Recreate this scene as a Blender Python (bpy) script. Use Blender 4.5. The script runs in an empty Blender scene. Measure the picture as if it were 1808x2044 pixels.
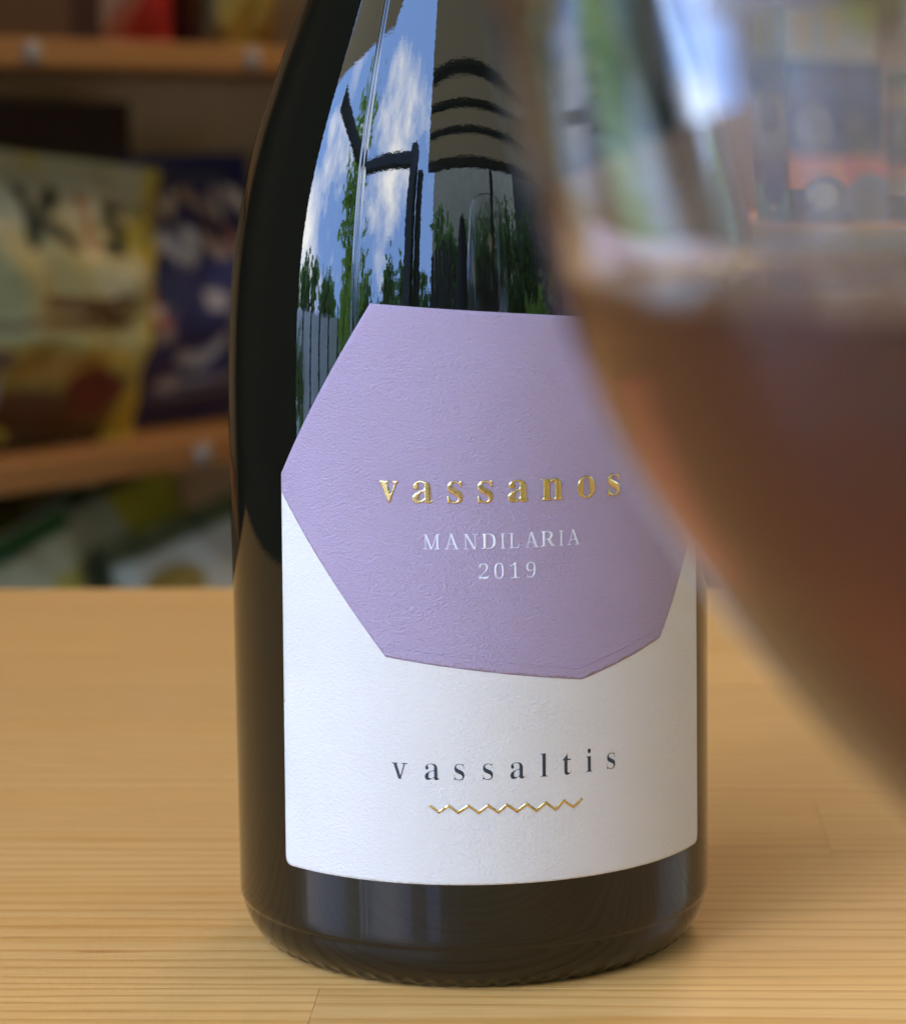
import bpy, bmesh, math, random
from mathutils import Vector, Matrix, noise
from mathutils.geometry import delaunay_2d_cdt

random.seed(7)
R = math.radians
SC = bpy.context.scene
COL = SC.collection

# ------------------------------------------------------------------ camera
cam = bpy.data.cameras.new('camera')
cam.sensor_fit = 'VERTICAL'
cam.sensor_height = 24.0
cam.lens = 24.0 * 5240.0 / 2044.0
cam.clip_start = 0.01
cam.clip_end = 500
cam.dof.use_dof = True
cam.dof.focus_distance = 0.424
cam.dof.aperture_fstop = cam.lens / 4.0
camo = bpy.data.objects.new('camera', cam)
COL.objects.link(camo)
camo.matrix_world = (Matrix.Translation((-0.0028, -0.451, 0.135)) @ Matrix.Rotation(R(90 - 7.74), 4, 'X')
                     @ Matrix.Rotation(R(-0.8), 4, 'Z'))
SC.camera = camo

# ------------------------------------------------------------------ sky seen from the open front of the shop
world = bpy.data.worlds.new('World')
SC.world = world
world.use_nodes = True
wt = world.node_tree
for n in list(wt.nodes):
    wt.nodes.remove(n)
w_out = wt.nodes.new('ShaderNodeOutputWorld')
w_bg = wt.nodes.new('ShaderNodeBackground')
w_tc = wt.nodes.new('ShaderNodeTexCoord')
w_no = wt.nodes.new('ShaderNodeTexNoise')
w_no.inputs['Scale'].default_value = 2.6
w_no.inputs['Detail'].default_value = 7
w_no.inputs['Roughness'].default_value = 0.6
w_rm = wt.nodes.new('ShaderNodeValToRGB')
w_rm.color_ramp.elements[0].position = 0.51
w_rm.color_ramp.elements[1].position = 0.70
w_rm.color_ramp.elements[0].color = (0.28, 0.50, 1.06, 1)
w_rm.color_ramp.elements[1].color = (1.52, 1.52, 1.48, 1)
wt.links.new(w_tc.outputs['Generated'], w_no.inputs['Vector'])
wt.links.new(w_no.outputs['Fac'], w_rm.inputs['Fac'])
wt.links.new(w_rm.outputs['Color'], w_bg.inputs['Color'])
w_bg.inputs['Strength'].default_value = 8.8
wt.links.new(w_bg.outputs['Background'], w_out.inputs['Surface'])

SC.view_settings.view_transform = 'Standard'
SC.view_settings.look = 'None'
SC.view_settings.exposure = 0.38
SC.view_settings.gamma = 1.0
SC.render.engine = 'CYCLES'
cy = SC.cycles
cy.use_denoising = True
cy.max_bounces = 14
cy.volume_bounces = 1
cy.diffuse_bounces = 5
cy.glossy_bounces = 6
cy.transmission_bounces = 14
cy.transparent_max_bounces = 12
cy.caustics_refractive = True
cy.caustics_reflective = False
cy.blur_glossy = 0.6
cy.sample_clamp_indirect = 12

# ------------------------------------------------------------------ helpers
MATS = {}


def new_mat(name):
    m = bpy.data.materials.new(name)
    m.use_nodes = True
    nt = m.node_tree
    for n in list(nt.nodes):
        nt.nodes.remove(n)
    out = nt.nodes.new('ShaderNodeOutputMaterial')
    b = nt.nodes.new('ShaderNodeBsdfPrincipled')
    nt.links.new(b.outputs['BSDF'], out.inputs['Surface'])
    MATS[name] = m
    return m, nt, b, out


def nd(nt, kind, **kw):
    n = nt.nodes.new(kind)
    for k, v in kw.items():
        if k in n.inputs.keys():
            n.inputs[k].default_value = v
        else:
            setattr(n, k, v)
    return n


def ramp(nt, stops):
    n = nt.nodes.new('ShaderNodeValToRGB')
    e = n.color_ramp.elements
    while len(e) < len(stops):
        e.new(0.5)
    for i, (p, c) in enumerate(stops):
        e[i].position = p
        e[i].color = (*c, 1) if len(c) == 3 else c
    return n


def coords(nt, scale=(1, 1, 1), rand=0.0, kind='Object'):
    tc = nt.nodes.new('ShaderNodeTexCoord')
    mp = nt.nodes.new('ShaderNodeMapping')
    mp.inputs['Scale'].default_value = scale
    nt.links.new(tc.outputs[kind], mp.inputs['Vector'])
    if rand:
        oi = nt.nodes.new('ShaderNodeObjectInfo')
        mul = nd(nt, 'ShaderNodeVectorMath', operation='SCALE')
        mul.inputs[0].default_value = (rand, rand * 0.73, rand * 0.41)
        nt.links.new(oi.outputs['Random'], mul.inputs['Scale'])
        nt.links.new(mul.outputs['Vector'], mp.inputs['Location'])
    return mp.outputs['Vector']


def plain(name, col, rough=0.6, spec=0.5, metal=0.0, var=0.12, scale=30, bump=0.0):
    """a surface colour with a little uneven tone and relief"""
    m, nt, b, out = new_mat(name)
    v = coords(nt)
    no = nd(nt, 'ShaderNodeTexNoise', Scale=scale, Detail=6.0, Roughness=0.6)
    nt.links.new(v, no.inputs['Vector'])
    lo = tuple(c * (1 - var) for c in col)
    hi = tuple(min(1, c * (1 + var)) for c in col)
    rm = ramp(nt, [(0.3, lo), (0.7, hi)])
    nt.links.new(no.outputs['Fac'], rm.inputs['Fac'])
    nt.links.new(rm.outputs['Color'], b.inputs['Base Color'])
    b.inputs['Roughness'].default_value = rough
    b.inputs['Specular IOR Level'].default_value = spec
    b.inputs['Metallic'].default_value = metal
    if bump:
        bp = nd(nt, 'ShaderNodeBump', Strength=bump, Distance=0.002)
        nt.links.new(no.outputs['Fac'], bp.inputs['Height'])
        nt.links.new(bp.outputs['Normal'], b.inputs['Normal'])
    return m


def wood(name, light, dark, red, coat=0.0, rough=0.4, period=0.005, rand=3.0):
    """sawn pine: annual rings running along local x, soft streaks, varnish"""
    m, nt, b, out = new_mat(name)
    v = coords(nt, (0.05, 1, 1), rand)
    warp = nd(nt, 'ShaderNodeTexNoise', Scale=34.0, Detail=3.0, Roughness=0.5)
    nt.links.new(v, warp.inputs['Vector'])
    sub = nd(nt, 'ShaderNodeVectorMath', operation='SUBTRACT')
    sub.inputs[1].default_value = (0.5, 0.5, 0.5)
    nt.links.new(warp.outputs['Color'], sub.inputs[0])
    sc = nd(nt, 'ShaderNodeVectorMath', operation='SCALE')
    sc.inputs['Scale'].default_value = 0.022
    nt.links.new(sub.outputs['Vector'], sc.inputs[0])
    ad = nd(nt, 'ShaderNodeVectorMath', operation='ADD')
    nt.links.new(v, ad.inputs[0])
    nt.links.new(sc.outputs['Vector'], ad.inputs[1])
    wv = nd(nt, 'ShaderNodeTexWave', wave_type='BANDS', bands_direction='Y', wave_profile='SAW')
    wv.inputs['Scale'].default_value = 0.314 / period
    wv.inputs['Distortion'].default_value = 0.6
    wv.inputs['Detail'].default_value = 1.0
    nt.links.new(ad.outputs['Vector'], wv.inputs['Vector'])
    rings = ramp(nt, [(0.0, light), (0.55, light), (0.92, dark), (1.0, light)])
    nt.links.new(wv.outputs['Fac'], rings.inputs['Fac'])
    # broad streaks of redder, darker wood
    st = nd(nt, 'ShaderNodeTexNoise', Scale=60.0, Detail=4.0, Roughness=0.55)
    v2 = coords(nt, (0.09, 1, 1), rand * 1.7)
    nt.links.new(v2, st.inputs['Vector'])
    stm = ramp(nt, [(0.42, (0, 0, 0)), (0.75, (1, 1, 1))])
    nt.links.new(st.outputs['Fac'], stm.inputs['Fac'])
    mx = nd(nt, 'ShaderNodeMix', data_type='RGBA')
    mx.inputs['B'].default_value = (*red, 1) if 'B' in mx.inputs.keys() else None
    nt.links.new(rings.outputs['Color'], mx.inputs[6])
    mx.inputs[7].default_value = (*red, 1)
    mf = nd(nt, 'ShaderNodeMath', operation='MULTIPLY')
    mf.inputs[1].default_value = 0.55
    nt.links.new(stm.outputs['Color'], mf.inputs[0])
    nt.links.new(mf.outputs['Value'], mx.inputs[0])
    # plank to plank tone
    oi = nt.nodes.new('ShaderNodeObjectInfo')
    hv = nt.nodes.new('ShaderNodeHueSaturation')
    mr = nd(nt, 'ShaderNodeMapRange')
    mr.inputs['To Min'].default_value = 0.95
    mr.inputs['To Max'].default_value = 1.05
    nt.links.new(oi.outputs['Random'], mr.inputs['Value'])
    nt.links.new(mr.outputs['Result'], hv.inputs['Value'])
    nt.links.new(mx.outputs[2], hv.inputs['Color'])
    # fine pores
    po = nd(nt, 'ShaderNodeTexNoise', Scale=900.0, Detail=3.0, Roughness=0.7)
    v3 = coords(nt, (0.06, 1, 1), rand)
    nt.links.new(v3, po.inputs['Vector'])
    pm = ramp(nt, [(0.3, (0.9, 0.88, 0.85)), (0.6, (1, 1, 1))])
    nt.links.new(po.outputs['Fac'], pm.inputs['Fac'])
    fl = nd(nt, 'ShaderNodeTexNoise', Scale=240.0, Detail=2.0, Roughness=0.5)
    nt.links.new(coords(nt, (0.10, 1, 1), rand * 2.3), fl.inputs['Vector'])
    fm = ramp(nt, [(0.70, (1, 1, 1)), (0.80, (0.72, 0.60, 0.45))])
    nt.links.new(fl.outputs['Fac'], fm.inputs['Fac'])
    m3 = nd(nt, 'ShaderNodeMix', data_type='RGBA', blend_type='MULTIPLY')
    m3.inputs[0].default_value = 1.0
    nt.links.new(pm.outputs['Color'], m3.inputs[6])
    nt.links.new(fm.outputs['Color'], m3.inputs[7])
    m2 = nd(nt, 'ShaderNodeMix', data_type='RGBA', blend_type='MULTIPLY')
    m2.inputs[0].default_value = 1.0
    nt.links.new(hv.outputs['Color'], m2.inputs[6])
    nt.links.new(m3.outputs[2], m2.inputs[7])
    nt.links.new(m2.outputs[2], b.inputs['Base Color'])
    b.inputs['Roughness'].default_value = rough
    b.inputs['Specular IOR Level'].default_value = 0.32
    b.inputs['Coat Weight'].default_value = coat
    b.inputs['Coat Roughness'].default_value = 0.06
    bp = nd(nt, 'ShaderNodeBump', Strength=0.06, Distance=0.001)
    nt.links.new(po.outputs['Fac'], bp.inputs['Height'])
    nt.links.new(bp.outputs['Normal'], b.inputs['Normal'])
    return m


def tag(o, label=None, cat=None, group=None, kind=None):
    for k, v in (('label', label), ('category', cat), ('group', group), ('kind', kind)):
        if v:
            o[k] = v
    return o


def empty(name, loc, rz=0.0):
    o = bpy.data.objects.new(name, None)
    o.empty_display_size = 0.05
    COL.objects.link(o)
    o.location = loc
    o.rotation_euler = (0, 0, rz)
    return o


def mesh_obj(name, verts, faces, mat, parent=None, smooth=False, loc=None, rot=None):
    me = bpy.data.meshes.new(name)
    me.from_pydata(verts, [], faces)
    me.validate()
    me.update()
    if smooth:
        me.polygons.foreach_set('use_smooth', [True] * len(me.polygons))
    if mat:
        me.materials.append(mat)
    o = bpy.data.objects.new(name, me)
    COL.objects.link(o)
    o.parent = parent
    if loc:
        o.location = loc
    if rot:
        o.rotation_euler = rot
    return o


def box_mesh(name, size, mat, bevel=0.0, seg=2):
    bm = bmesh.new()
    bmesh.ops.create_cube(bm, size=1.0)
    for v in bm.verts:
        v.co = Vector((v.co.x * size[0], v.co.y * size[1], v.co.z * size[2]))
    if bevel:
        bmesh.ops.bevel(bm, geom=bm.edges[:], offset=bevel, segments=seg, affect='EDGES', profile=0.5)
    me = bpy.data.meshes.new(name)
    bm.to_mesh(me)
    bm.free()
    if mat:
        me.materials.append(mat)
    return me


def box(name, x0, x1, y0, y1, z0, z1, mat, parent=None, bevel=0.0):
    me = box_mesh(name, (x1 - x0, y1 - y0, z1 - z0), mat, bevel)
    o = bpy.data.objects.new(name, me)
    COL.objects.link(o)
    o.location = ((x0 + x1) / 2, (y0 + y1) / 2, (z0 + z1) / 2)
    o.parent = parent
    return o


def lathe(name, prof, mat, parent=None, seg=128, close=False, loc=None, fn=None, angs=None):
    """surface of revolution of (radius, z) points; fn may change the radius by angle"""
    if angs is None:
        angs = [2 * math.pi * i / seg for i in range(seg)]
    n = len(angs)
    verts, faces = [], []
    rows = []
    for r, z in prof:
        if r < 1e-7:
            rows.append([len(verts)])
            verts.append((0, 0, z))
        else:
            row = []
            for a in angs:
                rr = r + (fn(a, r, z) if fn else 0)
                row.append(len(verts))
                verts.append((rr * math.sin(a), -rr * math.cos(a), z))
            rows.append(row)
    pairs = list(zip(rows[:-1], rows[1:]))
    if close:
        pairs.append((rows[-1], rows[0]))
    for a, b in pairs:
        for i in range(n):
            j = (i + 1) % n
            if len(a) == 1 and len(b) == 1:
                continue
            if len(a) == 1:
                faces.append((a[0], b[j], b[i]))
            elif len(b) == 1:
                faces.append((a[i], a[j], b[0]))
            else:
                faces.append((a[i], a[j], b[j], b[i]))
    return mesh_obj(name, verts, faces, mat, parent, True, loc)


def spline(pts, n=8):
    """Catmull-Rom through (r, z) points"""
    out = []
    for i in range(len(pts) - 1):
        p0 = pts[max(i - 1, 0)]
        p1, p2 = pts[i], pts[i + 1]
        p3 = pts[min(i + 2, len(pts) - 1)]
        for k in range(n):
            t = k / n
            out.append(tuple(0.5 * (2 * b + (c - a) * t + (2 * a - 5 * b + 4 * c - d) * t * t
                                    + (3 * b - a - 3 * c + d) * t ** 3)
                             for a, b, c, d in zip(p0, p1, p2, p3)))
    out.append(tuple(pts[-1]))
    return out


# ------------------------------------------------------------------ materials
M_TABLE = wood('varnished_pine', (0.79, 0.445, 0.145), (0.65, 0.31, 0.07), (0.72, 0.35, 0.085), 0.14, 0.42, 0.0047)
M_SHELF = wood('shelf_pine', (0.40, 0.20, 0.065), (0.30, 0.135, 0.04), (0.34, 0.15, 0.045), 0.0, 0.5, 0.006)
M_BACK = plain('back_board', (0.74, 0.54, 0.33), 0.7, var=0.08, scale=6)
M_BACK_DARK = plain('dark_back_board', (0.20, 0.115, 0.05), 0.7, var=0.15, scale=8)
M_TAG = plain('pale_plug', (0.36, 0.33, 0.29), 0.5)

m, nt, b, _ = new_mat('bottle_glass')
M_BOTTLE = m
b.inputs['Base Color'].default_value = (0.0045, 0.0048, 0.003, 1)
b.inputs['Roughness'].default_value = 0.015
b.inputs['IOR'].default_value = 1.52
v = coords(nt, (1, 1, 0.28))
n1 = nd(nt, 'ShaderNodeTexNoise', Scale=260.0, Detail=2.0, Roughness=0.5)
nt.links.new(v, n1.inputs['Vector'])
v2 = coords(nt, (1, 1, 1))
n2 = nd(nt, 'ShaderNodeTexNoise', Scale=1500.0, Detail=1.0)
nt.links.new(v2, n2.inputs['Vector'])
bp1 = nd(nt, 'ShaderNodeBump', Strength=0.0035, Distance=0.001)
nt.links.new(n1.outputs['Fac'], bp1.inputs['Height'])
bp2 = nd(nt, 'ShaderNodeBump', Strength=0.003, Distance=0.001)
nt.links.new(n2.outputs['Fac'], bp2.inputs['Height'])
nt.links.new(bp1.outputs['Normal'], bp2.inputs['Normal'])
nt.links.new(bp2.outputs['Normal'], b.inputs['Normal'])


def paper(name, col, scale, strength, stretch):
    m, nt, b, _ = new_mat(name)
    v = coords(nt, stretch)
    n1 = nd(nt, 'ShaderNodeTexNoise', Scale=scale, Detail=5.0, Roughness=0.7)
    nt.links.new(v, n1.inputs['Vector'])
    vo = nd(nt, 'ShaderNodeTexVoronoi', Scale=scale * 0.8, feature='SMOOTH_F1')
    nt.links.new(v, vo.inputs['Vector'])
    ad = nd(nt, 'ShaderNodeMath', operation='ADD')
    nt.links.new(n1.outputs['Fac'], ad.inputs[0])
    vm = nd(nt, 'ShaderNodeMath', operation='MULTIPLY')
    vm.inputs[1].default_value = 0.08
    nt.links.new(vo.outputs['Distance'], vm.inputs[0])
    nt.links.new(vm.outputs['Value'], ad.inputs[1])
    bp = nd(nt, 'ShaderNodeBump', Strength=strength, Distance=0.0008)
    nt.links.new(ad.outputs['Value'], bp.inputs['Height'])
    nt.links.new(bp.outputs['Normal'], b.inputs['Normal'])
    n3 = nd(nt, 'ShaderNodeTexNoise', Scale=60.0, Detail=5.0)
    nt.links.new(v, n3.inputs['Vector'])
    rm = ramp(nt, [(0.3, tuple(c * 0.965 for c in col)), (0.7, col)])
    nt.links.new(n3.outputs['Fac'], rm.inputs['Fac'])
    nt.links.new(rm.outputs['Color'], b.inputs['Base Color'])
    b.inputs['Roughness'].default_value = 0.62
    b.inputs['Specular IOR Level'].default_value = 0.35
    return m


M_WHITE = paper('white_paper', (0.69, 0.645, 0.58), 1600, 0.42, (1, 1, 1.3))
M_PURPLE = paper('lilac_paper', (0.455, 0.35, 0.465), 1800, 0.75, (1, 1, 1.6))
m, nt, b, _ = new_mat('gold_foil')
M_GOLD = m
b.inputs['Base Color'].default_value = (0.80, 0.62, 0.27, 1)
b.inputs['Metallic'].default_value = 1.0
b.inputs['Roughness'].default_value = 0.24
n1 = nd(nt, 'ShaderNodeTexNoise', Scale=2600.0, Detail=2.0)
nt.links.new(coords(nt), n1.inputs['Vector'])
bp = nd(nt, 'ShaderNodeBump', Strength=0.05, Distance=0.0003)
nt.links.new(n1.outputs['Fac'], bp.inputs['Height'])
nt.links.new(bp.outputs['Normal'], b.inputs['Normal'])
M_INK = plain('blue_black_ink', (0.022, 0.032, 0.045), 0.5, var=0.2, scale=900)
M_LETTER_WHITE = plain('white_ink', (0.72, 0.71, 0.74), 0.6, var=0.08, scale=900)
M_CAPSULE = plain('capsule_foil', (0.045, 0.035, 0.05), 0.35, var=0.1)

m, nt, b, _ = new_mat('clear_glass')
M_GLASS = m
b.inputs['Base Color'].default_value = (1, 1, 1, 1)
b.inputs['Transmission Weight'].default_value = 1.0
b.inputs['Roughness'].default_value = 0.0
b.inputs['IOR'].default_value = 1.5



def wine_mat(name, ior):
    m, nt, b, out = new_mat(name)
    nt.nodes.remove(b)
    g = nt.nodes.new('ShaderNodeBsdfGlass')
    g.inputs['Roughness'].default_value = 0.0
    g.inputs['IOR'].default_value = ior
    nt.links.new(g.outputs['BSDF'], out.inputs['Surface'])
    va = nt.nodes.new('ShaderNodeVolumeAbsorption')
    va.inputs['Color'].default_value = (0.67, 0.30, 0.18, 1)
    va.inputs['Density'].default_value = 120.0
    vs_ = nt.nodes.new('ShaderNodeVolumeScatter')
    vs_.inputs['Color'].default_value = (0.86, 0.33, 0.25, 1)
    vs_.inputs['Density'].default_value = 14.0
    ad = nt.nodes.new('ShaderNodeAddShader')
    nt.links.new(va.outputs['Volume'], ad.inputs[0])
    nt.links.new(vs_.outputs['Volume'], ad.inputs[1])
    nt.links.new(ad.outputs['Shader'], out.inputs['Volume'])
    return m


M_WINE_SIDE = wine_mat('wine_against_glass', 1.34 / 1.5)
M_WINE_TOP = wine_mat('wine_surface', 1.34)

M_FLOOR = plain('dark_floor', (0.10, 0.08, 0.065), 0.5, scale=4)
M_WALL = plain('brown_wall', (0.10, 0.075, 0.05), 0.7, scale=3)
M_PINE_WALL = plain('pine_lining', (0.36, 0.23, 0.11), 0.6, scale=3)
M_CREAM_FILL = plain('cream_fill_paint', (0.74, 0.68, 0.55), 0.7, scale=3)
M_DARK_TIMBER = plain('dark_timber', (0.055, 0.045, 0.035), 0.8, scale=3)
M_CEIL = plain('ceiling_boards', (0.40, 0.28, 0.16), 0.7, scale=3)
def see_through(mat, col, fac):
    """thin cloth and leaves also pass light from their far side"""
    nt = mat.node_tree
    b = [n for n in nt.nodes if n.type == 'BSDF_PRINCIPLED'][0]
    out = [n for n in nt.nodes if n.type == 'OUTPUT_MATERIAL'][0]
    tr = nt.nodes.new('ShaderNodeBsdfTranslucent')
    tr.inputs['Color'].default_value = (*col, 1)
    mx = nt.nodes.new('ShaderNodeMixShader')
    mx.inputs[0].default_value = fac
    nt.links.new(b.outputs['BSDF'], mx.inputs[1])
    nt.links.new(tr.outputs['BSDF'], mx.inputs[2])
    nt.links.new(mx.outputs['Shader'], out.inputs['Surface'])


M_CANOPY = plain('canopy_cloth', (0.44, 0.29, 0.12), 0.8, scale=5)
see_through(M_CANOPY, (0.52, 0.32, 0.13), 0.55)
M_STEEL = plain('black_steel', (0.012, 0.014, 0.018), 0.45, var=0.1)
M_PAVE = plain('paving', (0.34, 0.28, 0.19), 0.8, scale=5)
M_HOUSE = plain('beige_render', (0.55, 0.44, 0.25), 0.85, scale=3)
M_LIME = plain('lime_leaves', (0.26, 0.40, 0.05), 0.5, var=0.4, scale=2)
M_LEAF = plain('green_leaves', (0.10, 0.20, 0.035), 0.5, var=0.5, scale=2)
M_WHITEWASH = plain('whitewash', (0.78, 0.74, 0.66), 0.8, scale=3)
M_YEW = plain('yew_leaves', (0.018, 0.032, 0.012), 0.5, var=0.4, scale=2)
see_through(M_LIME, (0.55, 0.75, 0.10), 0.5)
see_through(M_LEAF, (0.20, 0.36, 0.06), 0.5)
M_BARK = plain('bark', (0.09, 0.07, 0.05), 0.8)
M_CLOTH = plain('dark_stand_in_cloth', (0.012, 0.012, 0.018), 0.7)
M_CREAM = plain('cream_wrap', (0.52, 0.43, 0.30), 0.6)

# ------------------------------------------------------------------ the shop shell and what lies in front of it
def struct(o):
    o['kind'] = 'structure'
    return o


struct(box('floor', -1.02, 2.2, -0.12, 3.6, -0.95, -0.90, M_FLOOR))
struct(box('pavement', -14, 14, -18, -0.13, -1.0, -0.92, M_PAVE))
struct(box('wall_left', -1.12, -1.03, -0.06, 3.6, -0.90, 1.65, M_WALL))
struct(box('wall_back', -1.02, 2.2, 3.61, 3.7, -0.90, 1.65, M_PINE_WALL))
# the right wall has a doorway to the yard behind it
struct(box('wall_right', 1.25, 1.35, -0.70, 0.20, 0.42, 1.65, M_DARK_TIMBER))
struct(box('wall_right_fill', 1.23, 1.35, -0.72, 0.20, -0.90, 0.418, M_CREAM_FILL))  # cream lower wall added as label fill, dark timber kept above it
struct(box('wall_right_lintel', 1.25, 1.35, 0.202, 0.948, 1.25, 1.65, M_CREAM_FILL))
struct(box('wall_right_rear', 1.25, 1.35, 0.95, 3.6, -0.90, 1.65, M_PINE_WALL))
struct(box('yard', 1.36, 14.0, -0.12, 16.0, -0.98, -0.91, M_PAVE))
struct(box('ceiling', -1.4, 2.2, -0.1, 3.7, 1.655, 1.70, M_CEIL))
struct(box('overhead_blocker', -0.47, 3.2, -1.10, -0.105, 1.655, 1.70, M_DARK_TIMBER))  # unseen dark panel added to cut overhead light on the table

# canopy over the pavement, cut away to the left so that the sky shows
cp = [(-2.6, -0.11), (-2.0, -0.60), (-1.35, -0.98), (-0.95, -0.98), (-0.48, -1.2), (-0.97, -2.65), (3.2, -2.65), (3.2, -1.11), (-0.475, -1.11), (-0.475, -0.11)]
vs = [(x, y, 1.70) for x, y in cp] + [(x, y, 1.66) for x, y in cp]
k = len(cp)
fs = [tuple(range(k)), tuple(range(2 * k - 1, k - 1, -1))] + [(i, i + k, (i + 1) % k + k, (i + 1) % k) for i in range(k)]
aw = empty('canopy', (0, 0, 0))
tag(aw, 'beige canopy with dark cross beams over the pavement outside the shop', 'canopy')
mesh_obj('roof_sheet', vs[k:], [tuple(range(k))], M_CANOPY, aw)
for y, x0, h in ((-2.62, -0.95, 0.10), (-2.2, -0.80, 0.035), (-1.88, -0.70, 0.035), (-1.62, -0.60, 0.035)):
    box('beam', x0, 3.1, y - 0.03, y + 0.03, 1.655 - h, 1.655, M_STEEL, aw)
for x in (0.62, 2.6):
    box('post', x - 0.03, x + 0.03, -2.66, -2.60, -0.92, 1.53, M_STEEL, aw)

pg = empty('pergola', (0, 0, 0))
tag(pg, 'black steel pergola frame standing open to the sky outside the shop', 'pergola')


def bar(name, a, b_, w, mat, parent):
    a, b_ = Vector(a), Vector(b_)
    d = b_ - a
    me = box_mesh(name, (w, w, d.length), mat)
    o = bpy.data.objects.new(name, me)
    COL.objects.link(o)
    o.location = (a + b_) / 2
    o.rotation_euler = d.to_track_quat('Z', 'Y').to_euler()
    o.parent = parent
    return o


def az(a, d, z=0.0):
    return (d * math.sin(R(a)), -d * math.cos(R(a)), z)


corner, pa, pb = az(-56, 2.95, 1.50), az(-28, 2.5, 1.50), az(-80, 2.3, 1.50)
bar('beam', corner, pa, 0.11, M_STEEL, pg)
bar('beam', corner, pb, 0.11, M_STEEL, pg)
bar('post', (corner[0], corner[1], -0.92), corner, 0.07, M_STEEL, pg)
bar('post', (pa[0], pa[1], -0.92), (pa[0], pa[1], 1.62), 0.15, M_STEEL, pg)
q = az(-24, 2.6)
bar('post', (q[0], q[1], -0.92), (q[0], q[1], 1.45), 0.10, M_STEEL, pg)


def tree(name, label, a, d, top, rad, zc, leaf, mat, n=900, trunk=0.06):
    base = az(a, d, -0.92)
    t = empty(name, base)
    tag(t, label, 'tree', 'trees beyond the canopy')
    lathe('trunk', [(trunk, 0), (trunk * 0.8, (zc + 0.92) * 0.5), (trunk * 0.5, zc + 0.92 + 0.3 * rad)], M_BARK, t, 10)
    vs, fs = [], []
    hz = top - zc
    cl = [Vector((random.gauss(0, 0.45) * rad, random.gauss(0, 0.45) * rad, random.uniform(-0.8, 0.85) * hz)) for _ in range(26)]
    for i in range(n):
        c = random.choice(cl) + Vector([random.gauss(0, 0.16) * rad for _ in range(2)] + [random.gauss(0, 0.14) * hz])
        u = Vector([random.gauss(0, 1) for _ in range(3)]).normalized()
        w = u.cross(Vector([random.gauss(0, 1) for _ in range(3)])).normalized()
        u *= leaf * random.uniform(0.7, 1.3)
        w *= leaf * 0.5
        c = c + Vector((0, 0, zc + 0.92))
        k = len(vs)
        vs += [tuple(c - u), tuple(c + w), tuple(c + u), tuple(c - w)]
        fs.append((k, k + 1, k + 2, k + 3))
    o = mesh_obj('crown', vs, fs, mat, t)
    return t


tree('lime_tree', 'slim lime green tree rising behind the pergola corner', -60, 5.2, 3.9, 0.75, 1.0, 0.12, M_LIME, 1600)
tree('lime_tree', 'small bright green tree behind the parasol stand-in', 34, 4.2, 0.9, 0.55, 0.2, 0.09, M_LIME, 700)
TREE_AT = ['next to the far left post of the pergola', 'behind the far left pergola beam', 'just past the slim lime green tree', 'between the lime green tree and the thick pergola post', 'right behind the thick pergola post', 'between the pergola and the parasol stand-in', 'straight behind the parasol stand-in', 'before the middle of the beige house wall', 'beside the small bright green tree', 'past the small bright green tree towards the added timber wall', 'nearest the added timber wall']
for i, (a, d, top, rad) in enumerate(((-82, 7.5, 0.9, 1.0), (-71, 8.5, 1.0, 1.0), (-50, 8, 0.9, 1.0), (-39, 7.5, 1.3, 0.8), (-22, 6.0, 1.5, 0.8),
                                      (-9, 6.5, 1.9, 0.9), (4, 7.0, 2.1, 0.9), (16, 6.5, 2.3, 0.9), (27, 7.0, 2.2, 0.9), (44, 6.5, 2.4, 1.1), (58, 7.2, 1.6, 0.8))):
    tree('leafy_tree', 'dark green leafy tree ' + TREE_AT[i], a, d, top + 0.35, rad, 0.1, 0.15, M_LEAF, 1700)
tree('added_yard_tree', 'broad green tree added in the yard to break up light through the side doorway', 108, 4.2, 1.3, 0.9, 0.2, 0.13, M_LEAF, 700)  # both yard trees are added to weaken the light from the doorway
tree('added_yard_tree', 'lime green tree added in the yard to break up light through the side doorway', 124, 5.2, 2.2, 0.9, 0.5, 0.13, M_LIME, 700)
tree('dark_yew', 'small dark yew to one side of the parasol stand-in', -13, 3.7, 0.62, 0.42, -0.1, 0.09, M_YEW, 1500)
tree('dark_yew', 'small dark yew just past the parasol stand-in', 9, 3.5, 0.66, 0.42, -0.1, 0.09, M_YEW, 1500)
hb = empty('beige_house', az(8, 11, -0.92), R(-8))
tag(hb, 'beige rendered house wall standing behind the trees', 'house')
box('wall', -4.6, 10.0, 0, 0.3, 0, 7.5, M_HOUSE, hb)
for x in (-2.2, 0.0, 2.2):
    box('window', x - 0.45, x + 0.45, 0.28, 0.36, 2.0, 3.4, M_STEEL, hb)
hr = empty('side_sky_blocker', (4.3, -0.3, -0.92))  # unseen dark wall, added to keep bright sky off the glass
tag(hr, 'dark timber wall added out of view on one side to block bright sky', 'house')
box('wall', 0, 0.3, -9.0, -1.75, 0, 6.5, M_DARK_TIMBER, hr)
box('wall', 0, 0.3, -1.6, 0.4, 0, 6.5, M_DARK_TIMBER, hr)
sr = empty('dark_reflection_screen', az(-1, 3.0, -0.92), R(1))  # added slats that put dark streaks into the bottle's reflection
tag(sr, 'dark slatted screen added behind the parasol stand-in to darken the bottle reflection', 'screen')
random.seed(5)
for i in range(19):
    x = -0.86 + i * 0.096
    box('slat', x, x + 0.07, -0.012, 0.012, 0.02, 1.80 + random.uniform(-0.30, 0.12), M_STEEL, sr)
box('rail', -0.88, 0.95, 0.013, 0.05, 0.5, 0.58, M_STEEL, sr)
ww = empty('white_wall', az(-71, 6.4, -0.92), R(-71))
tag(ww, 'low white garden wall behind the left hand trees', 'wall')
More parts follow.
